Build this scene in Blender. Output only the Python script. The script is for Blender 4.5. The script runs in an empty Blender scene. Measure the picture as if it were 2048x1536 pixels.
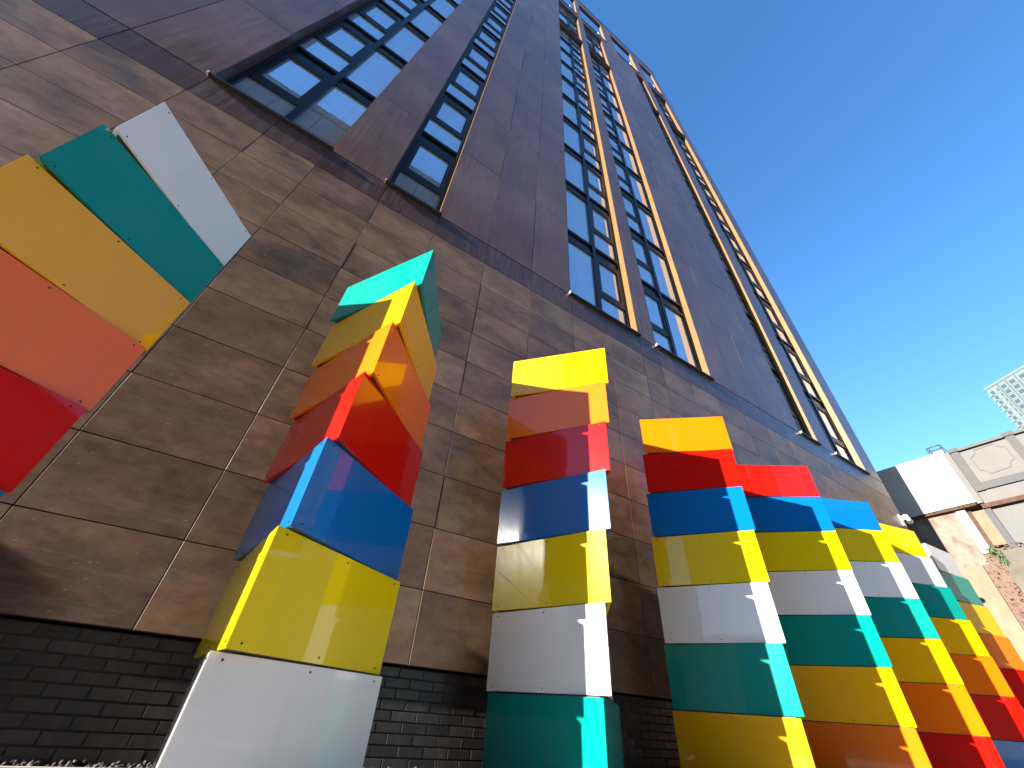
import bpy, bmesh, math, random
from mathutils import Matrix, Vector

random.seed(11)
D = 4.2            # metres from the camera to the facade plane
ZC = 0.46          # camera height above the paving
scene = bpy.context.scene
COL = scene.collection

# ------------------------------------------------------------------ camera
cam_d = bpy.data.cameras.new('camera')
cam_d.sensor_width = 36.0
cam_d.lens = 36.0 * 802.9 / 2048.0
cam_d.clip_start = 0.05
cam_d.clip_end = 3000
cam = bpy.data.objects.new('camera', cam_d)
COL.objects.link(cam)
right = Vector((0.83911955, -0.53978179, 0.06718633))
up = Vector((-0.38772455, -0.5069124, 0.76987629))
fwd = Vector((0.38150762, 0.67206803, 0.63464675))
m = Matrix.Identity(4)
for r in range(3):
    m[r][0], m[r][1], m[r][2] = right[r], up[r], -fwd[r]
m.translation = (0, 0, ZC)
cam.matrix_world = m
scene.camera = cam

# ------------------------------------------------------------------ sky and sun
SUN_EL = math.radians(17.8)
SUN_AZ = math.radians(4.6)          # travel direction, turned from +X towards the wall
travel = Vector((math.cos(SUN_EL) * math.cos(SUN_AZ), math.cos(SUN_EL) * math.sin(SUN_AZ), -math.sin(SUN_EL)))
world = bpy.data.worlds.new('World')
scene.world = world
world.use_nodes = True
wn = world.node_tree.nodes
wl = world.node_tree.links
bg = wn['Background']
sky = wn.new('ShaderNodeTexSky')
sky.sky_type = 'NISHITA'
sky.sun_disc = False
sky.sun_elevation = SUN_EL
to_sun = -travel
sky.sun_rotation = math.atan2(to_sun.x, to_sun.y) % (2 * math.pi)
sky.altitude = 0
sky.air_density = 0.9
sky.dust_density = 0.05
sky.ozone_density = 2.0
hs = wn.new('ShaderNodeHueSaturation')       # the clear, deep blue of the photographed sky, alike in every direction
hs.inputs['Saturation'].default_value = 1.24
hs.inputs['Hue'].default_value = 0.503
hs.inputs['Value'].default_value = 1.0
wl.new(sky.outputs['Color'], hs.inputs['Color'])
wl.new(hs.outputs['Color'], bg.inputs['Color'])
bg.inputs['Strength'].default_value = 0.109
sl = bpy.data.lights.new('sun', 'SUN')
sl.energy = 4.5
sl.angle = math.radians(0.53)
sl.color = (1.0, 0.93, 0.82)
sun = bpy.data.objects.new('sun', sl)
COL.objects.link(sun)
sun.rotation_euler = travel.to_track_quat('-Z', 'Y').to_euler()
sun.location = (-20, 0, 30)
vs = scene.view_settings
vs.view_transform = 'Standard'
vs.look = 'None'
vs.exposure = 2.05
vs.gamma = 1.0
vs.use_curve_mapping = False
scene.cycles.max_bounces = 8
scene.cycles.caustics_reflective = False
scene.cycles.caustics_refractive = False
scene.cycles.sample_clamp_indirect = 6.0

# ------------------------------------------------------------------ helpers
def W(x, y, z):
    return Vector((x * D, y * D, ZC + z * D))

def new_obj(name, mesh, parent=None, mat=None, loc=None):
    o = bpy.data.objects.new(name, mesh)
    COL.objects.link(o)
    if parent is not None:
        o.parent = parent
    if loc is not None:
        o.location = loc
    if mat is not None:
        if mesh is not None and len(mesh.materials) == 0:
            mesh.materials.append(mat)
        elif mesh is not None and mesh.materials[0] is not mat:
            o.material_slots[0].link = 'OBJECT'
            o.material_slots[0].material = mat
    return o

def empty(name, loc, label, cat, group=None):
    o = bpy.data.objects.new(name, None)
    COL.objects.link(o)
    o.location = loc
    o.empty_display_size = 0.2
    o['kind'] = 'thing'
    tag(o, label, cat, group)
    return o

def tag(o, label=None, cat=None, group=None, kind=None):
    if label: o['label'] = label
    if cat: o['category'] = cat
    if group: o['group'] = group
    if kind: o['kind'] = kind
    return o

def bx(bm, x0, x1, y0, y1, z0, z1):
    v = [bm.verts.new(p) for p in ((x0, y0, z0), (x1, y0, z0), (x1, y1, z0), (x0, y1, z0),
                                   (x0, y0, z1), (x1, y0, z1), (x1, y1, z1), (x0, y1, z1))]
    for f in ((0, 3, 2, 1), (4, 5, 6, 7), (0, 1, 5, 4), (1, 2, 6, 5), (2, 3, 7, 6), (3, 0, 4, 7)):
        bm.faces.new([v[i] for i in f])

def mesh_of(bm, name, smooth=False):
    me = bpy.data.meshes.new(name)
    bmesh.ops.recalc_face_normals(bm, faces=bm.faces[:])
    bm.to_mesh(me)
    bm.free()
    if smooth:
        for p in me.polygons: p.use_smooth = True
    return me

def boxes_mesh(name, lst):
    bm = bmesh.new()
    for b in lst: bx(bm, *b)
    return mesh_of(bm, name)

_cache = {}
def box_mesh(w, d, h, bev=0.0):
    k = (round(w, 4), round(d, 4), round(h, 4), bev)
    if k not in _cache:
        bm = bmesh.new()
        bx(bm, 0, w, 0, d, 0, h)
        if bev:
            bmesh.ops.bevel(bm, geom=bm.edges[:], offset=bev, segments=1, affect='EDGES')
        _cache[k] = mesh_of(bm, 'box')
    return _cache[k]

def obox(name, parent, mat, x0, x1, y0, y1, z0, z1, org, bev=0.0, own=False):
    """one box object given in D units, relative to the parent's origin org (metres)"""
    p = W(x0, y0, z0) - org
    me = box_mesh((x1 - x0) * D, (y1 - y0) * D, (z1 - z0) * D, bev)
    if own:
        me = me.copy(); me.materials.clear()
    return new_obj(name, me, parent, mat, p)

# ------------------------------------------------------------------ materials
def mat_base(name, col, rough=0.5, metal=0.0, spec=0.5, coat=0.0, ior=None):
    mt = bpy.data.materials.new(name)
    mt.use_nodes = True
    b = mt.node_tree.nodes['Principled BSDF']
    b.inputs['Base Color'].default_value = (*col, 1)
    b.inputs['Roughness'].default_value = rough
    b.inputs['Metallic'].default_value = metal
    b.inputs['Specular IOR Level'].default_value = spec
    b.inputs['Coat Weight'].default_value = coat
    b.inputs['Coat Roughness'].default_value = 0.03
    if ior: b.inputs['IOR'].default_value = ior
    return mt

class NT:
    def __init__(s, mt):
        s.t = mt.node_tree; s.n = s.t.nodes; s.l = s.t.links
        s.b = s.n['Principled BSDF']
    def new(s, typ, **kw):
        n = s.n.new(typ)
        for k, v in kw.items(): setattr(n, k, v)
        return n
    def link(s, a, b): s.l.new(a, b)
    def coords(s, rnd=True, amt=37.0):
        g = s.new('ShaderNodeNewGeometry')
        if not rnd: return g.outputs['Position']
        oi = s.new('ShaderNodeObjectInfo')
        mu = s.new('ShaderNodeVectorMath', operation='MULTIPLY_ADD')
        cx = s.new('ShaderNodeCombineXYZ')
        s.link(oi.outputs['Random'], cx.inputs[0]); 
        m2 = s.new('ShaderNodeMath', operation='MULTIPLY'); m2.inputs[1].default_value = 0.63
        s.link(oi.outputs['Random'], m2.inputs[0]); s.link(m2.outputs[0], cx.inputs[2])
        s.link(cx.outputs[0], mu.inputs[0]); mu.inputs[1].default_value = (amt, amt, amt)
        s.link(g.outputs['Position'], mu.inputs[2])
        return mu.outputs[0]
    def noise(s, vec, scale, sc=(1, 1, 1), detail=5, rough=0.55):
        mp = s.new('ShaderNodeMapping'); mp.inputs['Scale'].default_value = sc
        s.link(vec, mp.inputs['Vector'])
        n = s.new('ShaderNodeTexNoise')
        n.inputs['Scale'].default_value = scale; n.inputs['Detail'].default_value = detail
        n.inputs['Roughness'].default_value = rough
        s.link(mp.outputs[0], n.inputs['Vector'])
        return n.outputs['Fac']
    def ramp(s, fac, stops):
        r = s.new('ShaderNodeValToRGB')
        el = r.color_ramp.elements
        while len(el) < len(stops): el.new(0.5)
        for e, (p, c) in zip(el, stops):
            e.position = p
            e.color = (*c, 1) if not isinstance(c, (int, float)) else (c, c, c, 1)
        s.link(fac, r.inputs[0])
        return r.outputs['Color']
    def mix(s, fac, a, b, typ='MIX'):
        n = s.new('ShaderNodeMix', data_type='RGBA', blend_type=typ)
        for sock, v in ((n.inputs[0], fac), (n.inputs[6], a), (n.inputs[7], b)):
            if isinstance(v, (int, float)): sock.default_value = v
            elif isinstance(v, tuple): sock.default_value = (*v, 1)
            else: s.link(v, sock)
        return n.outputs[2]
    def bump(s, h, strength=0.2, dist=0.01):
        n = s.new('ShaderNodeBump'); n.inputs['Strength'].default_value = strength
        n.inputs['Distance'].default_value = dist
        s.link(h, n.inputs['Height']); s.link(n.outputs[0], s.b.inputs['Normal'])
    def rand(s):
        return s.new('ShaderNodeObjectInfo').outputs['Random']

def make_tile():
    mt = mat_base('rust_brown_tile', (0.1, 0.07, 0.055), 0.42)
    t = NT(mt); v = t.coords()
    big = t.noise(v, 1.15, (0.75, 1, 1.5), 6, 0.62)
    col = t.ramp(big, [(0.30, (0.058, 0.037, 0.024)), (0.45, (0.122, 0.069, 0.039)), (0.58, (0.172, 0.099, 0.056)), (0.74, (0.195, 0.132, 0.086))])
    mid = t.noise(v, 5.5, (0.8, 1, 1.35), 8, 0.72)
    col = t.mix(0.75, col, t.ramp(mid, [(0.32, 0.58), (0.5, 1.0), (0.70, 1.38)]), 'MULTIPLY')
    st = t.noise(v, 1.5, (0.35, 1, 4.0), 8, 0.75)
    col = t.mix(t.ramp(st, [(0.56, 0.0), (0.60, 0.30), (0.615, 0.02)]), col, (0.20, 0.17, 0.15))
    spk = t.noise(v, 60.0, (1, 1, 1), 2, 0.5)
    col = t.mix(t.ramp(spk, [(0.68, 0.0), (0.74, 0.6)]), col, (0.04, 0.027, 0.02))
    scr = t.noise(v, 24.0, (0.5, 1, 1.6), 2, 0.4)
    col = t.mix(t.ramp(scr, [(0.735, 0.0), (0.76, 0.55)]), col, (0.27, 0.235, 0.2))
    col = t.mix(1.0, col, t.ramp(t.rand(), [(0.0, 0.86), (1.0, 1.30)]), 'MULTIPLY')
    t.link(col, t.b.inputs['Base Color'])
    t.link(t.ramp(mid, [(0.3, 0.36), (0.7, 0.52)]), t.b.inputs['Roughness'])
    t.bump(mid, 0.06, 0.004)
    return mt

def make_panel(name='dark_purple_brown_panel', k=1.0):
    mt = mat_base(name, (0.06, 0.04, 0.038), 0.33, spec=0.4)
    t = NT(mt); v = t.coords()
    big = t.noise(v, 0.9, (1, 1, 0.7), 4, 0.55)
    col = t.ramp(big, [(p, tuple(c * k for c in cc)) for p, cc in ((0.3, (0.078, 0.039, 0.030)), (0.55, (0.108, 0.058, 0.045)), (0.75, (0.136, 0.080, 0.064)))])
    st = t.noise(v, 16.0, (1, 1, 0.06), 6, 0.7)
    patch = t.noise(v, 1.1, (1, 1, 0.8), 3, 0.5)
    pm = t.ramp(patch, [(0.40, 0.04), (0.60, 0.95)])
    sm = t.ramp(st, [(0.46, 0.0), (0.62, 0.28), (0.80, 0.6)])
    fac = t.mix(1.0, sm, pm, 'MULTIPLY')
    col = t.mix(fac, col, (0.21, 0.175, 0.16))
    col = t.mix(1.0, col, t.ramp(t.rand(), [(0.0, 0.85), (1.0, 1.15)]), 'MULTIPLY')
    t.link(col, t.b.inputs['Base Color'])
    t.link(t.ramp(st, [(0.3, 0.25), (0.7, 0.36)]), t.b.inputs['Roughness'])
    return mt

def make_paint(name, col, rough=0.24):
    mt = mat_base(name, col, rough, spec=0.10, coat=0.5)
    t = NT(mt); v = t.coords()
    n = t.noise(v, 1.6, (1, 1, 1), 4, 0.5)
    c = t.mix(1.0, tuple(col), t.ramp(n, [(0.3, 0.975), (0.7, 1.015)]), 'MULTIPLY')
    dirt = t.noise(v, 9.0, (1, 1, 0.12), 5, 0.7)
    c = t.mix(t.ramp(dirt, [(0.55, 0.0), (0.85, 0.12)]), c, (0.16, 0.145, 0.13))
    t.link(c, t.b.inputs['Base Color'])
    sm = t.noise(v, 3.0, (1, 1, 1), 5, 0.6)
    t.link(t.ramp(sm, [(0.3, 0.22), (0.75, 0.27)]), t.b.inputs['Roughness'])
    # rolled sheet metal is never dead flat
    w = t.noise(v, 0.8, (1, 1, 1), 2, 0.4)
    t.bump(w, 0.06, 0.03)
    t.b.inputs['Coat Roughness'].default_value = 0.035
    return mt

def make_brick():
    mt = mat_base('dark_engineering_brick', (0.03, 0.027, 0.026), 0.38)
    t = NT(mt); v = t.coords()
    n = t.noise(v, 7, (1.6, 1, 0.25), 5, 0.65)
    c = t.ramp(n, [(0.3, (0.020, 0.017, 0.017)), (0.55, (0.036, 0.031, 0.029)), (0.75, (0.060, 0.052, 0.047))])
    c = t.mix(1.0, c, t.ramp(t.rand(), [(0, 0.65), (1, 1.65)]), 'MULTIPLY')
    t.link(c, t.b.inputs['Base Color'])
    t.bump(t.noise(v, 40, (1, 1, 1), 4), 0.25, 0.003)
    return mt

def make_noise_mat(name, c0, c1, scale, rough=0.8, sc=(1, 1, 1), bump=0.2, dist=0.01, c2=None):
    mt = mat_base(name, c0, rough)
    t = NT(mt); v = t.coords(False)
    n = t.noise(v, scale, sc, 6, 0.62)
    stops = [(0.32, c0), (0.68, c1)] if c2 is None else [(0.3, c0), (0.5, c1), (0.7, c2)]
    t.link(t.ramp(n, stops), t.b.inputs['Base Color'])
    if bump: t.bump(n, bump, dist)
    return mt

M = {}
M['tile'] = make_tile()
M['panel'] = make_panel()
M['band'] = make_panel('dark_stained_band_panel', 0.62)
M['white'] = make_paint('white_gloss_paint', (0.74, 0.725, 0.70))
M['teal'] = make_paint('teal_gloss_paint', (0.001, 0.235, 0.195))
M['amber'] = make_paint('amber_gloss_paint', (0.80, 0.40, 0.001))
M['orange'] = make_paint('orange_gloss_paint', (0.80, 0.15, 0.002))
M['red'] = make_paint('red_gloss_paint', (0.56, 0.006, 0.002))
M['blue'] = make_paint('blue_gloss_paint', (0.001, 0.125, 0.40))
M['lemon'] = make_paint('lemon_gloss_paint', (0.74, 0.54, 0.002))
M['galv'] = mat_base('galvanised_steel', (0.10, 0.10, 0.10), 0.5, 0.6)
M['screw'] = mat_base('dark_screw_head', (0.05, 0.045, 0.04), 0.45, 0.7)
M['backing'] = mat_base('black_backing', (0.012, 0.011, 0.011), 0.8)
M['frame'] = mat_base('anthracite_frame', (0.009, 0.011, 0.016), 0.4, spec=0.3)
M['spandrel'] = mat_base('dark_spandrel', (0.007, 0.008, 0.011), 0.3, spec=0.3)
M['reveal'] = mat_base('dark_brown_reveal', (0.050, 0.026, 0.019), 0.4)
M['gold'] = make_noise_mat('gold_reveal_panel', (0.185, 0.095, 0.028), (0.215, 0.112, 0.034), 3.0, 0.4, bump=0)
M['sill'] = mat_base('dark_sill_metal', (0.035, 0.035, 0.036), 0.4, 0.3)
M['endcap'] = mat_base('pale_end_cap', (0.55, 0.55, 0.55), 0.4)
M['brick'] = make_brick()
M['mortar'] = mat_base('dark_mortar', (0.055, 0.048, 0.044), 0.9)
M['coping'] = mat_base('dark_coping', (0.03, 0.03, 0.032), 0.4)

def make_glass():
    mt = mat_base('blue_reflective_window_glass', (0.02, 0.035, 0.06), 0.012, metal=0.7, ior=2.0)
    t = NT(mt); v = t.coords()
    cur = t.noise(v, 9, (1, 1, 0.05), 3, 0.6)
    c = t.ramp(cur, [(0.3, (0.60, 0.70, 0.80)), (0.7, (0.72, 0.80, 0.88))])
    t.link(c, t.b.inputs['Base Color'])
    w = t.noise(v, 0.9, (1, 1, 1), 1, 0.3)
    t.bump(w, 0.05, 0.03)
    return mt
M['glass'] = make_glass()

# ------------------------------------------------------------------ ground
M['paving'] = make_noise_mat('pale_concrete_paving', (0.42, 0.395, 0.355), (0.52, 0.49, 0.44), 2.2, 0.85)
M['asphalt'] = make_noise_mat('pale_plaza_concrete', (0.40, 0.375, 0.33), (0.47, 0.44, 0.39), 0.6, 0.9)
bm = bmesh.new(); S_ = 1500
bm.faces.new([bm.verts.new(p) for p in ((-S_, -S_, -0.13), (S_, -S_, -0.13), (S_, S_, -0.13), (-S_, S_, -0.13))])
tag(new_obj('ground', mesh_of(bm, 'ground'), None, M['asphalt']), kind='structure')
pave = new_obj('pavement', None, None)
pave = pave if pave else None
tag(pave, kind='structure')
nx = 0
PX0, PX1, PY0, PY1 = -14.0, 22.0, -1.6, 0.955 * D
sw = 0.9
slab_me = box_mesh(sw - 0.008, 0.6 - 0.008, 0.12, 0.004)
base = boxes_mesh('paving_bed', [(PX0, PX1, PY0, 1.03 * D, -0.129, -0.03)])
bed = new_obj('paving_bed', base, pave, M['mortar'])
x = -2.7
while x < 3.5:
    y = PY1 - 0.6; k = 0
    while y > PY0:
        new_obj('paving_slab', slab_me, pave, M['paving'], (x + (0.45 if k % 2 else 0), y, -0.12 + random.uniform(-.002, .002)))
        y -= 0.6; k += 1
    x += sw
rest = []
for xa, xb in ((PX0, -2.72), (4.1, PX1)):
    xx = xa
    while xx < xb - sw:
        yy = PY1 - 0.6
        while yy > PY0:
            rest.append((xx, xx + sw - .008, yy, yy + .592, -0.12, 0.0)); yy -= 0.6
        xx += sw
ro = new_obj('paving_slabs', boxes_mesh('paving_rest', rest), pave, M['paving'])
ro['kind'] = 'stuff'
kerb = new_obj('kerb', boxes_mesh('kerb', [(PX0 + i * 0.915, PX0 + i * 0.915 + 0.905, 0.957 * D, 0.981 * D, -0.1, ZC - 0.0975 * D) for i in range(39)]), None, M['paving'])
tag(kerb, kind='structure')

# gravel strip along the wall foot
def gravel():
    bm = bmesh.new()
    tmpl = bmesh.new(); bmesh.ops.create_icosphere(tmpl, subdivisions=1, radius=1)
    tv = [v.co.copy() for v in tmpl.verts]; tf = [[v.index for v in f.verts] for f in tmpl.faces]; tmpl.free()
    rnd = random.Random(5)
    for i in range(3600):
        r = rnd.uniform(0.007, 0.017)
        px = rnd.uniform(-0.62, 1.6) * D
        py = rnd.uniform(0.983 * D, 1.03 * D)
        pz = ZC - 0.104 * D + rnd.uniform(0, 0.050) * (0.5 + 0.5 * (py / D - 0.983) / 0.047)
        rot = Matrix.Rotation(rnd.uniform(0, 6.28), 3, Vector((rnd.random(), rnd.random(), rnd.random() + .1)).normalized())
        s = Vector((rnd.uniform(.8, 1.4), rnd.uniform(.7, 1.1), rnd.uniform(.55, .9)))
        vs_ = [bm.verts.new(rot @ Vector((c.x * s.x * r, c.y * s.y * r, c.z * s.z * r)) * rnd.uniform(.93, 1.07) + Vector((px, py, pz))) for c in tv]
        for f in tf: bm.faces.new([vs_[k] for k in f])
    return mesh_of(bm, 'gravel')
M['gravel'] = make_noise_mat('grey_brown_gravel', (0.03, 0.025, 0.021), (0.11, 0.098, 0.088), 38, 0.85, bump=0, c2=(0.06, 0.05, 0.043))
tag(new_obj('gravel', gravel(), None, M['gravel']), 'grey and brown gravel strip along the foot of the brick wall', 'gravel', kind='stuff')

# ------------------------------------------------------------------ apartment building
ORG = W(0, 1.0, 0); ORG.z = 0
BLD = empty('apartment_building', ORG, 'tall apartment building clad in brown and purple panels with gold window reveals', 'building')
LEDGE = 1.697; ST = 0.7225
JX = [-2.03, -1.78, -1.53, -1.28, -1.03, -0.79, -0.55, -0.364, -0.117, 0.124, 0.374, 0.626, 0.873, 1.117, 1.362, 1.508,
      1.752, 1.996, 2.244, 2.49, 2.74, 2.983, 3.226, 3.45, 3.70, 3.95, 4.19]
JZ = [0.066 + 0.1475 * k for k in range(10)] + [1.55]
G = 0.0022      # joint width in D units (about 9 mm)
TH = 0.0048     # tile thickness
def slab(name, mat, x0, x1, z0, z1, y0=1.0, tilt=0.0012):
    w = (x1 - x0 - G) * D; h = (z1 - z0 - G) * D
    me = box_mesh(w, TH * D, h, 0.0015)
    p = W(x0 + G / 2, y0, z0 + G / 2) - ORG
    o = new_obj(name, me, BLD, mat, p + Vector((0, random.uniform(-.0012, .0012), 0)))
    o.rotation_euler = (random.uniform(-tilt, tilt), 0, random.uniform(-tilt, tilt))
    return o
for i in range(len(JX) - 1):
    for k in range(len(JZ) - 1):
        slab('cladding_tile', M['tile'], JX[i], JX[i + 1], JZ[k], JZ[k + 1])
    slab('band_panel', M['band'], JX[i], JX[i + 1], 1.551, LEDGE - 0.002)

# bays: name, x0, x1, type, storeys
BAYS = [('b0', -0.79, -0.357, 'casement_left', 8, -0.56), ('n', -0.127, 0.122, 'single', 12, None), ('a', 0.866, 1.362, 'casement_right', 13, 1.125),
        ('b', 1.502, 2.0, 'casement_left', 13, 1.752), ('c', 2.975, 3.23, 'single', 13, None), ('d', 3.444, 3.95, 'casement_right', 13, 3.70)]
PIERS = [([-2.03, -1.78, -1.53, -1.28, -1.03, -0.79], 5), ([-0.357, -0.127], 9), ([0.122, 0.372, 0.622, 0.866], 13), ([1.362, 1.502], 13),
         ([2.0, 2.249, 2.5, 2.75, 2.975], 13), ([3.23, 3.444], 13), ([3.95, 4.19], 13)]
TOP0 = LEDGE + 13 * ST      # 11.09
HEAD = 13.32; ROOF = 13.95
for xs, n in PIERS:
    for a, b in zip(xs[:-1], xs[1:]):
        for k in range(n):
            slab('cladding_panel', M['panel'], a, b, LEDGE + k * ST + (0.003 if k == 0 else 0), LEDGE + (k + 1) * ST, tilt=0.0016)
# top screen: piers between the open frames
TOPOPEN = [(0.866, 1.362), (1.49, 2.19), (2.49, 3.19), (3.48, 3.97)]
tp = [(0.122, 0.372), (0.372, 0.622), (0.622, 0.866), (1.362, 1.49), (2.19, 2.49), (3.19, 3.48), (3.97, 4.19)]
tz = [TOP0, TOP0 + ST, TOP0 + 2 * ST, TOP0 + 3 * ST, HEAD]
for a, b in tp:
    for k in range(4):
        slab('cladding_panel', M['panel'], a, b, tz[k], tz[k + 1])
hx = [0.122, 0.622, 1.12, 1.49, 1.84, 2.19, 2.49, 2.84, 3.19, 3.48, 3.97, 4.19]
for a, b in zip(hx[:-1], hx[1:]):
    slab('parapet_panel', M['panel'], a, b, HEAD, ROOF)
for a, b in TOPOPEN:       # strip under each open frame
    slab('parapet_panel', M['panel'], a, b, TOP0, TOP0 + 0.36)
# left part of the tower out of the picture
slab('cladding_panel', M['panel'], -2.03, -0.79, LEDGE + 5 * ST, 12.0)
slab('cladding_panel', M['panel'], -0.79, -0.357, LEDGE + 8 * ST, 12.0)
slab('cladding_panel', M['panel'], -0.357, -0.127, LEDGE + 9 * ST, 12.0)
slab('cladding_panel', M['panel'], -0.127, 0.122, LEDGE + 12 * ST, 12.0)

def rel(x0, x1, y0, y1, z0, z1):
    a = W(x0, y0, z0) - ORG; b = W(x1, y1, z1) - ORG
    return (a.x, b.x, a.y, b.y, a.z, b.z)
yb0, yb1 = 1.0 + TH + 0.0008, 1.085
bk = [rel(-5.0, 4.186, yb0, yb1, 0.0665, LEDGE - 0.002), rel(-5.0, 4.185, yb1, 3.6, -0.1, 11.25)]
edges = [(-5.0, -0.79), (-0.357, -0.127), (0.122, 0.866), (1.362, 1.502), (2.0, 2.975), (3.23, 3.444), (3.95, 4.186)]
for a, b in edges:
    bk.append(rel(a + 0.001, b - 0.001, yb0, yb1, LEDGE + 0.002, TOP0 + 0.34))
bk.append(rel(-0.79 + .002, -0.358, yb0, yb1, LEDGE + 8 * ST + .01, 11.2))
bk.append(rel(-0.126, 0.121, yb0, yb1, LEDGE + 12 * ST + .01, 11.2))
for a, b in tp:
    bk.append(rel(a + 0.001, b - 0.001, yb0, 1.062, TOP0 + 0.35, HEAD + 0.001))
bk.append(rel(0.124, 4.186, yb0, 1.062, HEAD + 0.004, ROOF - 0.004))
for a, b in TOPOPEN:
    bk.append(rel(a + .001, b - .001, yb0, 1.062, TOP0 + 0.342, TOP0 + 0.358))
new_obj('wall', boxes_mesh('wall', bk), BLD, M['reveal'])
obox('roof_coping', BLD, M['coping'], 0.1, 4.2, 0.992, 1.07, ROOF, ROOF + 0.03, ORG)
for i, (a, b) in enumerate(TOPOPEN):
    obox('sill', BLD, M['sill'], a - 0.005, b + 0.005, 0.988, 1.066, TOP0 + 0.362, TOP0 + 0.378, ORG)
    obox('reveal_panel', BLD, M['gold'], b - 0.004, b - 0.001, 1.001, 1.06, TOP0 + 0.38, HEAD - 0.02, ORG)
    obox('guard_post', BLD, M['endcap'], b - 0.17, b - 0.145, 1.02, 1.045, TOP0 + 0.38, TOP0 + 1.0, ORG)

YG = 1.056
FR = 0.020
def window_parts(x0, x1, typ, mull):
    """frame boxes, panes, sash boxes, spandrel for one storey; z measured from the storey line"""
    fr, panes, sash = [], [], []
    zb, zt, zc0, zc1 = 0.045, 0.632, 0.252, 0.292
    yf0, yf1 = 1.045, 1.064
    def R(a, b, c, d, y0=yf0, y1=yf1): return (a, b, y0, y1, c, d)
    fr.append(R(x0 + .002, x0 + FR, 0.0, ST)); fr.append(R(x1 - FR, x1 - .006, 0.0, ST))
    il, ir = x0 + FR, x1 - FR
    fr.append(R(il, ir, zb - 0.022, zb, yf0 + .001)); fr.append(R(il, ir, zt, zt + 0.022, yf0 + .001))
    cols = [(il, ir)]
    if mull:
        fr.append(R(mull - .014, mull + .014, 0.0, ST, yf0 - .003)); cols = [(il, mull - .014), (mull + .014, ir)]
    ci = {'single': 0, 'casement_left': 0, 'casement_right': 1}[typ]
    for i, (a, b) in enumerate(cols):
        if i == ci:
            fr.append(R(a, b, zc0, zc1 - .012, yf0 + .002))
            panes.append((a, b, zb, zc0))
            s = 0.022
            for q in ((a + .002, a + s, zc1 - .012, zt), (b - s, b - .002, zc1 - .012, zt), (a + s, b - s, zc1 - .012, zc1 + s - .008), (a + s, b - s, zt - s, zt - .001)):
                sash.append(R(*q, y0=1.0465, y1=1.062))
            panes.append((a + s, b - s, zc1 + s - .008, zt - s))
        else:
            panes.append((a, b, zb, zt))
    return fr, panes, sash
for nm, x0, x1, typ, n, mull in BAYS:
    fr, panes, sash = window_parts(x0, x1, typ, mull)
    fm = boxes_mesh('window_frame', [((a - x0) * D, (b - x0) * D, (y0 - 1) * D, (y1 - 1) * D, c * D, d * D) for a, b, y0, y1, c, d in fr])
    sm = boxes_mesh('window_sash', [((a - x0) * D, (b - x0) * D, (y0 - 1) * D, (y1 - 1) * D, c * D, d * D) for a, b, y0, y1, c, d in sash])
    for k in range(n):
        if nm in 'abcd' and k in (12,): pass
        base = W(x0, 1.0, LEDGE + k * ST) - ORG
        w = new_obj('window', fm, BLD, M['frame'], base)
        new_obj('sash', sm, w, M['frame'])
        for a, b, c, d in panes:
            p = new_obj('pane', box_mesh((b - a) * D, 0.012, (d - c) * D), w, M['glass'], ((a - x0) * D, (YG - 1) * D + random.uniform(0, .002), c * D))
            p.rotation_euler = (random.uniform(-.002, .002), 0, random.uniform(-.002, .002))
        new_obj('spandrel', box_mesh((x1 - x0 - 2 * FR) * D, 0.02, (ST - 0.632 - 0.022) * D), w, M['spandrel'], (FR * D, 0.0575 * D, 0.654 * D))
        # reveals, one length per storey
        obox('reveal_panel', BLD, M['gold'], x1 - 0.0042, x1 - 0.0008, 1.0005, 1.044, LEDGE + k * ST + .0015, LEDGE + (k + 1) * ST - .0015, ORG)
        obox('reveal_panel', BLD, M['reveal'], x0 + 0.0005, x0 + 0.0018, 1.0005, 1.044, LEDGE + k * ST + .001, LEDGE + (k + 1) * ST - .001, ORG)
    # sill with pale end cap
    obox('sill', BLD, M['sill'], x0 - 0.004, x1 + 0.006, 0.984, 1.046, LEDGE - 0.003, LEDGE + 0.005, ORG)
    obox('sill_end_cap', BLD, M['endcap'], x0 - 0.010, x0 - 0.0045, 0.983, 0.998, LEDGE - 0.006, LEDGE + 0.009, ORG)
    if nm in 'abcd':
        for zz in (LEDGE + 10 * ST, LEDGE + 13 * ST):
            obox('window_head', BLD, M['reveal'], x0 + 0.003, x1 - 0.005, 0.999, 1.0435, zz - 0.07, zz - 0.008, ORG)
            obox('sill', BLD, M['sill'], x0 - 0.002, x1 + 0.002, 0.990, 1.044, zz - 0.007, zz + 0.006, ORG)

# brick plinth under the cladding: courses of single bricks
PL = new_obj('brick_plinth', boxes_mesh('plinth', [rel(-5.0, 4.18, 1.0192, 1.08, -0.11, 0.062)]), BLD, M['mortar'])
BP, BC = 0.0546, 0.0178
bl = (BP - 0.0024) * D; bh = (BC - 0.0026) * D
bmesh_ = box_mesh(bl, 0.02, bh, 0.0015)
rows = 10
restb = []
for r_ in range(rows):
    z = 0.0265 + 0.0178 - BC * (r_ + 1) + 0.0178
    off = 0.3365 if r_ % 2 == 1 else 0.3095
    for q in range(-30, 60):
        xx = off + q * BP
        if not (-2.0 < xx < 3.9): continue
        p = W(xx + 0.0012, 1.0170, z + 0.0013) - ORG
        if -0.40 < xx < 0.62 or 0.95 < xx < 1.28:
            o = new_obj('brick', bmesh_, PL, M['brick'], p + Vector((0, random.uniform(-.0015, .0015), random.uniform(-.0008, .0008))))
        else:
            restb.append((p.x, p.x + bl, p.y, p.y + .02, p.z, p.z + bh))
rb = new_obj('brickwork', boxes_mesh('brickwork', restb), PL, M['brick'])
rb['kind'] = 'stuff'

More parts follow.
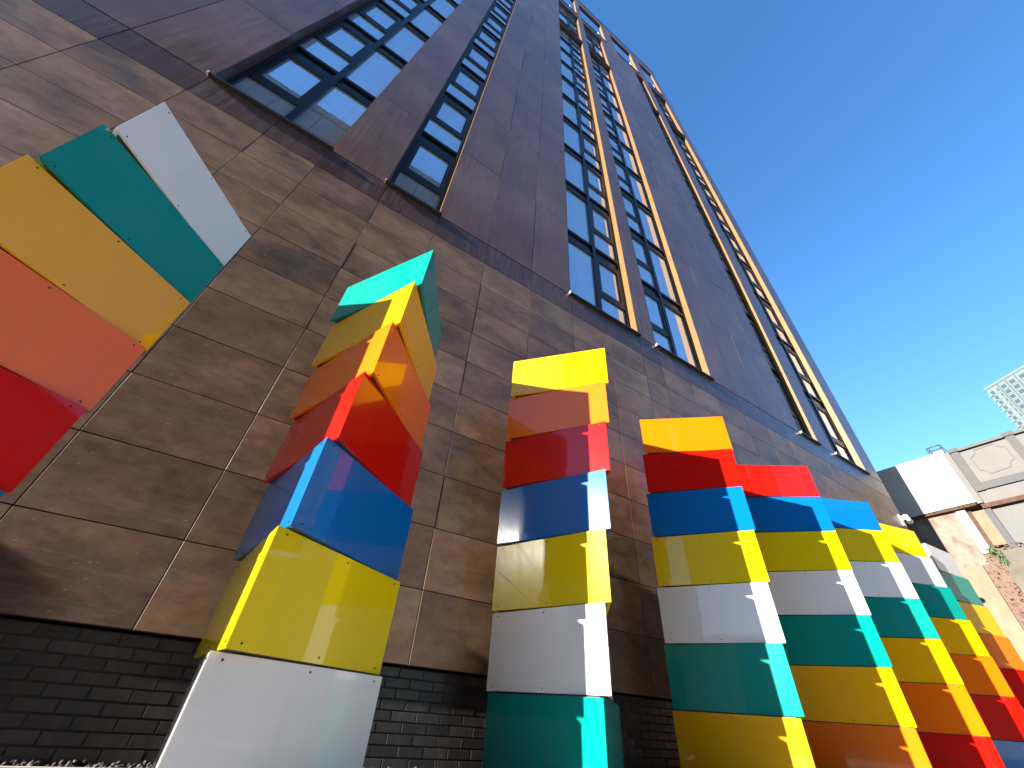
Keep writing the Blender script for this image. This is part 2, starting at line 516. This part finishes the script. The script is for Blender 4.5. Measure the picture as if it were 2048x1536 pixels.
# unseen cupboard-shaped box against the wall, added to shade the lower-left brickwork
blocker = empty('shade_blocker', W(-1.32, 1.0, 0) - Vector((0, 0, ZC)), 'added cupboard-shaped blocker, unseen beyond the left edge, shading the lower-left bricks', 'shade blocker')
co = W(-1.32, 1.0, 0) - Vector((0, 0, ZC))
obox('blocker_box', blocker, M['galv'], -1.42, -1.22, 0.925, 0.9985, -0.1095, 0.44, co, 0.004)
obox('blocker_front', blocker, M['endcap'], -1.415, -1.322, 0.921, 0.9248, -0.10, 0.43, co, 0.003)
obox('blocker_front', blocker, M['endcap'], -1.318, -1.225, 0.921, 0.9248, -0.10, 0.43, co, 0.003)

# ------------------------------------------------------------------ twisting colour columns
K = 0.972
FW = 0.1485 * K; FDT = -0.0866; FS = 0.1447 * K; FH = 0.142 * K
CX = [-.477, .087, .645, 1.22, 1.809, 2.346, 2.871, 3.362]
CY = [.804, .794, .797, .805, .818, .82, .817, .807]
CZ = [.907, .902, .901, .906, .916, .918, .921, .917]
CT = [-.142, .014, .185, .30, .39, .546, .80, .99]
CYC = ['white', 'teal', 'amber', 'orange', 'red', 'blue', 'lemon']
side = 2 * FW * D; inr = side / (2 * math.sqrt(3)); TPAN = 0.026
hgt = FH * D
def panel_mesh():
    bm = bmesh.new()
    s = side / 2; g = 0.0012
    i_ = s - math.sqrt(3) * TPAN
    out = [(-s + g, -inr), (s - g, -inr), (i_ - g, -inr + TPAN), (-i_ + g, -inr + TPAN)]
    lo = [bm.verts.new((a, b, 0)) for a, b in out]; hi = [bm.verts.new((a, b, hgt)) for a, b in out]
    bm.faces.new(lo[::-1]); bm.faces.new(hi)
    for k in range(4):
        bm.faces.new((lo[k], lo[(k + 1) % 4], hi[(k + 1) % 4], hi[k]))
    bmesh.ops.bevel(bm, geom=bm.edges[:], offset=0.0022, segments=2, affect='EDGES')
    return mesh_of(bm, 'panel')
PAN = panel_mesh()
def core_mesh():
    bm = bmesh.new()
    r = 2 * (inr - TPAN - 0.002)
    pts = [(r * math.cos(math.radians(a)), r * math.sin(math.radians(a))) for a in (-90 + 60 + 0, 90, 210)]
    lo = [bm.verts.new((a, b, -0.004)) for a, b in pts]; hi = [bm.verts.new((a, b, FS * D - 0.006)) for a, b in pts]
    bm.faces.new(lo[::-1]); bm.faces.new(hi)
    for k in range(3): bm.faces.new((lo[k], lo[(k + 1) % 3], hi[(k + 1) % 3], hi[k]))
    return mesh_of(bm, 'core')
CORE = core_mesh()
def screws_mesh():
    bm = bmesh.new()
    for zz in (0.03, hgt - 0.03):
        for xx in (-side / 2 + 0.075, 0.0, side / 2 - 0.075):
            ret = bmesh.ops.create_cone(bm, cap_ends=True, segments=10, radius1=0.0062, radius2=0.0048, depth=0.005)
            bmesh.ops.transform(bm, matrix=Matrix.Translation((xx, -inr - 0.0022, zz)) @ Matrix.Rotation(math.pi / 2, 4, 'X'), verts=ret['verts'])
    return mesh_of(bm, 'screws')
SCR = screws_mesh()
LBL = ['twisted column cut off by the left edge of the photo, with a white top tier',
       'nearest twisted column with a teal top tier, standing left of centre before the tiled wall',
       'twisted column with a yellow top tier in the middle, teal tier at its foot',
       'twisted column with an orange top tier, right of the middle column',
       'twisted column with a red top tier, fifth from the left',
       'twisted column with a blue top tier, behind the red-topped column',
       'twisted column with a lemon yellow top tier, second from the far end',
       'last twisted column at the far right end, white top tier before the ruined wall']
for j in range(8):
    org = Vector((CX[j] * K * D, CY[j] * K * D, 0.0))
    C = empty('colour_column', org, LBL[j], 'sculpture column', 'twisted triangular colour columns in a row along the wall')
    for i in range(7):
        zt = ZC + (CZ[j] * K - i * FS) * D
        zb = zt - hgt
        th = CT[j] + i * FDT + math.radians(random.uniform(-.25, .25))
        col = M[CYC[(i + j) % 7]]
        # tier core: its corners point along -Y at th = 0, as the column's front ridge does
        t = new_obj('tier', CORE, C, M['galv'], (0, 0, zb))
        t.rotation_euler = (0, 0, th + math.pi)
        for f in range(3):
            # panel mesh faces -Y; the faces of the prism lie opposite the ridge and at +-120 degrees
            p = new_obj('panel', PAN, t, col)
            p.rotation_euler = (0, 0, f * 2 * math.pi / 3)
            p.location.z = random.uniform(-0.002, 0.002)
            s = new_obj('screws', SCR, t, M['screw'])
            s.rotation_euler = (0, 0, f * 2 * math.pi / 3)
            s['kind'] = 'stuff'
    # foot plate
    bm = bmesh.new()
    th = CT[j] + 7 * FDT
    r = 2 * inr * 0.86
    pts = [(r * math.cos(th + math.radians(a)), r * math.sin(th + math.radians(a))) for a in (-90, 30, 150)]
    lo = [bm.verts.new((a, b, 0.001)) for a, b in pts]; hi = [bm.verts.new((a, b, 0.075)) for a, b in pts]
    bm.faces.new(lo[::-1]); bm.faces.new(hi)
    for k in range(3): bm.faces.new((lo[k], lo[(k + 1) % 3], hi[(k + 1) % 3], hi[k]))
    new_obj('foot_plate', mesh_of(bm, 'foot'), C, M['galv'])

# ------------------------------------------------------------------ security camera on the far corner
def cyl(name, parent, mat, a, b, r0, r1, seg=16):
    a = Vector(a); b = Vector(b); d = b - a
    bm = bmesh.new()
    bmesh.ops.create_cone(bm, cap_ends=True, segments=seg, radius1=r0, radius2=r1, depth=d.length)
    me = mesh_of(bm, name, True)
    o = new_obj(name, me, parent, mat, (a + b) / 2)
    o.rotation_euler = d.to_track_quat('Z', 'Y').to_euler()
    return o
M['cam_white'] = mat_base('white_plastic', (0.75, 0.74, 0.72), 0.4)
M['dark_glass'] = mat_base('dark_lens', (0.01, 0.01, 0.012), 0.1)
cl = W(4.14, 0.998, 1.36)
SC = empty('security_camera', cl, 'white security camera on a bracket at the far corner of the building', 'camera')
obox('mount', SC, M['cam_white'], 4.095, 4.145, 0.988, 0.9975, 1.315, 1.40, cl, 0.008)
cyl('bracket', SC, M['cam_white'], (0.0, -0.03, 0.06), (0.06, -0.10, 0.10), 0.05, 0.045)
cyl('housing', SC, M['cam_white'], (0.03, -0.115, 0.14), (0.30, -0.115, 0.02), 0.075, 0.085)
cyl('lens', SC, M['dark_glass'], (0.302, -0.115, 0.019), (0.325, -0.115, 0.008), 0.06, 0.05)

# ------------------------------------------------------------------ end building beyond the columns
XW = 5.29
M['render_white'] = make_noise_mat('white_painted_render', (0.36, 0.35, 0.325), (0.47, 0.46, 0.43), 1.3, 0.8, bump=0.1)
M['render_grey'] = make_noise_mat('light_grey_paint', (0.098, 0.092, 0.090), (0.115, 0.108, 0.105), 1.5, 0.7, bump=0.05)
M['grey_trim'] = make_noise_mat('mid_grey_paint', (0.046, 0.047, 0.049), (0.056, 0.056, 0.058), 2.0, 0.7, bump=0.05)
M['grey_dark'] = mat_base('dark_grey_coping', (0.038, 0.038, 0.042), 0.6)
M['board'] = make_noise_mat('grey_painted_board', (0.062, 0.060, 0.060), (0.076, 0.074, 0.073), 1.2, 0.6, bump=0.0)
M['plaster'] = make_noise_mat('peach_old_plaster', (0.17, 0.122, 0.078), (0.225, 0.175, 0.12), 1.6, 0.85, bump=0.3, dist=0.02)
M['ruin'] = make_noise_mat('peeling_plaster_over_brick', (0.075, 0.036, 0.026), (0.20, 0.172, 0.14), 1.1, 0.9, (1, 1, 0.8), 0.6, 0.05, (0.10, 0.060, 0.045))
M['ruin_brick'] = make_noise_mat('crumbling_red_brick', (0.07, 0.038, 0.027), (0.16, 0.108, 0.078), 5.0, 0.95, (1, 1, 1.4), 1.0, 0.06, (0.10, 0.060, 0.043))
M['concrete'] = make_noise_mat('weathered_concrete', (0.085, 0.076, 0.060), (0.125, 0.113, 0.092), 1.0, 0.9, (1, 1, 2.0), 0.3, 0.02)
M['yellow_stone'] = make_noise_mat('yellow_stone_jamb', (0.145, 0.118, 0.070), (0.19, 0.162, 0.108), 3.0, 0.9, bump=0.5)
M['rust'] = make_noise_mat('rusty_lintel', (0.05, 0.022, 0.014), (0.10, 0.05, 0.03), 6, 0.9)
eo = W(XW, 0.7, 0); eo.z = 0
EB = empty('derelict_building', eo, 'low derelict building with a white upper wall and grey panelled front beyond the columns', 'building')
def eb(name, mat, y0, y1, z0, z1, x0=XW, x1=XW + 0.3, bev=0.0):
    return obox(name, EB, mat, x0, x1, y0, y1, z0, z1, eo, bev)
eb('upper_wall', M['render_white'], 0.712, 2.4, 1.757, 2.272, XW, XW + 1.5)
eb('soffit', M['rust'], 0.722, 2.4, 1.735, 1.7565, XW + 0.012, XW + 1.5)
eb('trim', M['render_grey'], 0.672, 0.7115, 1.745, 2.25, XW + 0.02, XW + 1.4)
eb('front_wall', M['render_grey'], -3.0, 0.6715, 1.738, 2.236, XW + 0.045, XW + 1.4)
for k in range(7):
    yy = 0.61 - 0.388 * k
    eb('pilaster', M['grey_trim'], yy, yy + 0.057, 1.848, 2.238, XW + 0.025, XW + 0.0445)
    eb('pilaster_cap', M['grey_trim'], yy - 0.008, yy + 0.065, 2.239, 2.275, XW + 0.015, XW + 0.09)
    eb('bottom_rail', M['grey_trim'], yy - 0.330, yy - 0.0005, 1.852, 1.915, XW + 0.028, XW + 0.0445)
eb('coping', M['grey_dark'], -3.0, 0.605, 2.2365, 2.262, XW + 0.02, XW + 0.2)
# incised panel outlines, one per bay of the front
octo = [(0.514, 2.215), (0.372, 2.222), (0.366, 2.198), (0.345, 2.178), (0.318, 2.170), (0.316, 2.041), (0.343, 2.030), (0.360, 2.008), (0.372, 1.982),
        (0.516, 1.968), (0.522, 1.994), (0.540, 2.013), (0.566, 2.021), (0.570, 2.152), (0.545, 2.163), (0.523, 2.185)]
for k in range(4):
    bm = bmesh.new()
    pts = [(y - 0.388 * k, z) for y, z in octo]
    cyc = sum(p[0] for p in pts) / len(pts); czc = sum(p[1] for p in pts) / len(pts)
    xa = (W(XW + 0.042, 0, 0) - eo).x; xb = (W(XW + 0.0448, 0, 0) - eo).x
    def ring(s, xx):
        out = []
        for y, z in pts:
            dy, dz = y - cyc, z - czc; L_ = math.hypot(dy, dz)
            w = W(0, y - dy / L_ * s, z - dz / L_ * s) - eo
            out.append(bm.verts.new((xx, w.y, w.z)))
        return out
    r0 = ring(0, xa); r1 = ring(0.009, xa); r2 = ring(0, xb); r3 = ring(0.009, xb)
    n = len(pts)
    for i in range(n):
        j2 = (i + 1) % n
        bm.faces.new((r0[i], r0[j2], r1[j2], r1[i])); bm.faces.new((r0[i], r2[i], r2[j2], r0[j2])); bm.faces.new((r1[i], r1[j2], r3[j2], r3[i]))
    new_obj('panel_moulding', mesh_of(bm, 'moulding'), EB, M['grey_dark'])
eb('lintel', M['rust'], -3.0, 0.70, 1.700, 1.7375, XW + 0.03, XW + 0.4)
for k in range(5):
    yy = 0.66 - 0.26 * k
    eb('jamb', M['grey_trim'], yy, yy + 0.045, 1.36, 1.6995, XW + 0.045, XW + 0.3)
    eb('boarded_window', M['board'], yy - 0.2145, yy - 0.0005, 1.36, 1.6995, XW + 0.07, XW + 0.3)
eb('stone_jamb', M['yellow_stone'], 0.7065, 0.790, 1.40, 1.70, XW + 0.06, XW + 0.3)
eb('stone_jamb_edge', M['rust'], 0.7905, 0.8195, 1.352, 1.7345, XW + 0.075, XW + 0.3)
eb('side_wall', M['ruin'], 0.885, 2.4, 1.265, 1.7345, XW + 0.05, XW + 0.4)
eb('plaster_strip', M['render_white'], 0.82, 0.8845, 1.352, 1.728, XW + 0.042, XW + 0.4)
eb('base_wall', M['plaster'], 0.93, 2.4, -0.11, 1.2645, XW + 0.03, XW + 0.5)
eb('broken_brick_edge', M['ruin_brick'], 0.80, 0.9295, -0.11, 1.3515, XW + 0.055, XW + 0.5)
eb('concrete_wall', M['concrete'], -3.0, 0.7995, -0.11, 1.352, XW + 0.03, XW + 0.6)
# rubble on the ledge and crumbled courses at the broken edge
rnd = random.Random(3)
bm = bmesh.new()
for i in range(380):
    a = rnd.random()
    if a < 0.45:
        yy = rnd.uniform(0.45, 0.82); zz = 1.355 + rnd.uniform(0, 0.05) * (1 if rnd.random() < .6 else .3); s = rnd.uniform(.004, .011); xx = XW + rnd.uniform(.035, .06)
    else:
        zz = rnd.uniform(0.75, 1.345); yy = 0.80 + rnd.gauss(0.0, 0.045); s = rnd.uniform(.003, .008); xx = XW + rnd.uniform(.028, .052)
    p = W(xx, yy, zz) - eo
    ret = bmesh.ops.create_cube(bm, size=1)
    mt4 = Matrix.Translation(p) @ Matrix.Rotation(rnd.uniform(-.5, .5), 4, 'X') @ Matrix.Rotation(rnd.uniform(-.3, .3), 4, 'Z') @ Matrix.Diagonal((s * D * .8, s * D * 1.6, s * D * .7, 1))
    bmesh.ops.transform(bm, matrix=mt4, verts=ret['verts'])
ru = new_obj('rubble', mesh_of(bm, 'rubble'), EB, M['ruin_brick'])
ru['kind'] = 'stuff'
# roof hatch frame
for (ya, za, yb_, zb_) in ((0.803, 2.272, 0.803, 2.362), (0.70, 2.272, 0.70, 2.362), (0.803, 2.362, 0.70, 2.362), (0.803, 2.325, 0.70, 2.325), (0.70, 2.36, 0.672, 2.262), (0.785, 2.272, 0.785, 2.362)):
    a = W(XW + 0.05, ya, za) - eo; b = W(XW + 0.05, yb_, zb_) - eo
    cyl('roof_rail', EB, M['grey_dark'], a, b, 0.022, 0.022, 8)
eb('roof_box', M['endcap'], 0.705, 0.775, 2.2725, 2.318, XW + 0.07, XW + 0.25)

# small fern growing from the broken ledge
M['leaf'] = make_noise_mat('green_fern', (0.035, 0.07, 0.018), (0.075, 0.12, 0.035), 9, 0.7, bump=0)
def fern(px, label):
    o = empty('wall_fern', px, label, 'plant', 'ferns on the broken wall')
    bm = bmesh.new()
    for i in range(16):
        az = rnd.uniform(0, 6.28); L_ = rnd.uniform(.10, .26); dz = rnd.uniform(-.2, .35)
        for s in range(9):
            t0 = s / 9
            c = Vector((-abs(math.cos(az)) * L_ * t0 * .7, math.sin(az) * L_ * t0, dz * t0 - .35 * t0 * t0 * L_ * 2))
            for sg in (-1, 1):
                w = .045 * (1 - t0) + .008
                tdir = Vector((0, math.cos(az), .4)) * sg * w
                v0 = bm.verts.new(c); v1 = bm.verts.new(c + tdir + Vector((0, 0, .02))); v2 = bm.verts.new(c + tdir * .5 + Vector((-.02, .02, -.03)))
                bm.faces.new((v0, v1, v2))
    new_obj('fronds', mesh_of(bm, 'fronds'), o, M['leaf'])
    cyl('stem', o, M['ruin_brick'], (0, 0, -.04), (-0.02, 0, .06), .02, .012, 8)
fern(W(XW + 0.028, 0.815, 1.372), 'small green fern at the end of the broken ledge')
fern(W(XW + 0.02, 0.775, 1.30), 'small green fern hanging below the broken ledge')

# ------------------------------------------------------------------ far tower block
M['tower'] = make_noise_mat('pale_green_white_cladding', (0.105, 0.142, 0.142), (0.138, 0.172, 0.168), 0.05, 0.6, bump=0)
M['tower_cream'] = mat_base('cream_cladding', (0.14, 0.165, 0.13), 0.6)
M['tower_rib'] = mat_base('grey_rib', (0.075, 0.085, 0.10), 0.6)
M['tower_glass'] = mat_base('dark_tower_window', (0.05, 0.075, 0.085), 0.1)
X0 = 60.0
tl = W(X0, 0.0311 * X0, 0)
tl.z = 0
ang = math.atan2(-0.903, -0.431)
TW = empty('tower_block', tl, 'distant pale green and white tower block above the grey wall at the right edge', 'building')
TW.rotation_euler = (0, 0, ang)
ztop = ZC + 0.5092 * X0 * D
Wd = 24.0
# local x runs along the visible face, local +y is the inside of the block (checked below)
inside = 1.0
lx = Vector((math.cos(ang), math.sin(ang))); ly = Vector((-math.sin(ang), math.cos(ang)))
if ly.dot(Vector((tl.x, tl.y))) < 0: inside = -1.0
def tb(name, mat, x0, x1, d0, d1, z0, z1):
    ys = sorted((d0 * inside, d1 * inside))
    return new_obj(name, boxes_mesh(name, [(x0, x1, ys[0], ys[1], z0, z1)]), TW, mat)
tb('wall', M['tower'], 0, Wd, 0, 18, 0, ztop)
tb('parapet', M['tower'], -0.3, Wd + .3, -0.3, 18.3, ztop, ztop + 1.0)
H_ = 2.75
colsx = [(0.7, 2.0), (3.4, 3.9), (5.2, 6.9), (8.6, 10.4), (12.4, 14.6), (16.4, 18.2), (20, 22)]
for k in range(11):
    zz = ztop - 1.0 - (k + 1) * H_
    tb('floor_line', M['tower_rib'], 0, Wd, -0.08, 0, zz - .12, zz - .02)
    for c_, (a, b) in enumerate(colsx):
        tb('window', M['tower_glass'], a, b, -0.12, 0.02, zz + 0.6, zz + 2.1)
    tb('balcony', M['tower'], -0.35, 1.1, -0.45, 0.0, zz - 0.1, zz + 0.7)
    if k >= 3:
        tb('cladding_panel', M['tower_cream'], 4.1, 5.0, -0.06, 0, zz + .05, zz + H_ - .2)
        tb('cladding_panel', M['tower_cream'], 10.6, 12.2, -0.06, 0, zz + .05, zz + H_ - .2)
for xx in (4.45, 7.6, 11.2, 15.4):
    tb('rib', M['tower_rib'], xx, xx + 0.45, -0.25, -0.1, ztop - 40, ztop)

# ------------------------------------------------------------------ building across the street (seen in the window reflections)
M['opp'] = make_noise_mat('grey_blue_cladding', (0.035, 0.055, 0.085), (0.06, 0.085, 0.12), 0.3, 0.6, bump=0)
oo = Vector((-3 * D, -2.5 * D, 0))
OB = empty('office_building', oo, 'grey panelled office building across the street, behind the viewpoint, reflected in the windows', 'building')
oh = ZC + 9.0 * D
new_obj('wall', boxes_mesh('opp', [(-1.9 * D, 3.7 * D, -14, -0.12, 0, oh)]), OB, M['backing'])
pan = []
zz = 0.0
while zz < oh - 1.0:
    xx = -1.9 * D
    while xx < 3.7 * D - 1:
        pan.append((xx + .06, min(xx + 2.9, 3.7 * D) - .06, -0.12, 0.0, zz + .07, min(zz + 2.9, oh) - .07)); xx += 2.9
    zz += 3.1
po = new_obj('cladding', boxes_mesh('opp_clad', pan), OB, M['opp'])
po['kind'] = 'stuff'

# ------------------------------------------------------------------ buildings at the sunny end of the street (behind the viewpoint, seen only in the gloss paint)
M['townbrick'] = make_noise_mat('brown_town_brick', (0.22, 0.18, 0.14), (0.28, 0.23, 0.18), 0.8, 0.9)
def town(loc, w, d, h, label):
    o = empty('town_building', loc, label, 'building', 'low buildings at the sunny end of the street')
    new_obj('wall', boxes_mesh('town_wall', [(-d, 0, 0, w, 0, h)]), o, M['townbrick'])
    new_obj('roof', boxes_mesh('town_roof', [(-d - .3, .3, -.3, w + .3, h, h + .4)]), o, M['coping'])
    wm = box_mesh(0.12, 1.2, 1.7)
    z = 1.0
    while z < h - 2:
        y = 1.2
        while y < w - 2:
            new_obj('window', wm, o, M['tower_glass'], (-0.06, y, z)); y += 3.2
        z += 3.1
town(Vector((-46, -34, 0)), 18, 12, 9.0, 'brown brick building at the sunny end of the street, widest of the three')
town(Vector((-50, -15, 0)), 14, 12, 10.0, 'brown brick building at the sunny end of the street, tallest of the three')
town(Vector((-54, 0.5, 0)), 12, 12, 8.0, 'brown brick building at the sunny end of the street, lowest of the three')

# stone building across the street to the right of the viewpoint
M['stone'] = make_noise_mat('warm_grey_stone', (0.30, 0.265, 0.22), (0.38, 0.335, 0.28), 0.7, 0.85)
sb = empty('stone_building', Vector((2.4 * D, -3.2 * D, 0)), 'warm grey stone building across the street to the right of the viewpoint', 'building')
new_obj('wall', boxes_mesh('stone_wall', [(0, 26, -12, 0, 0, 9.4)]), sb, M['stone'])
new_obj('roof', boxes_mesh('stone_roof', [(-.3, 26.3, -12.3, .3, 9.4, 9.9)]), sb, M['coping'])
wm = box_mesh(1.3, 0.12, 1.9)
for k in range(2):
    for q in range(7):
        new_obj('window', wm, sb, M['tower_glass'], (1.5 + q * 3.5, -0.06, 1.2 + k * 3.3))
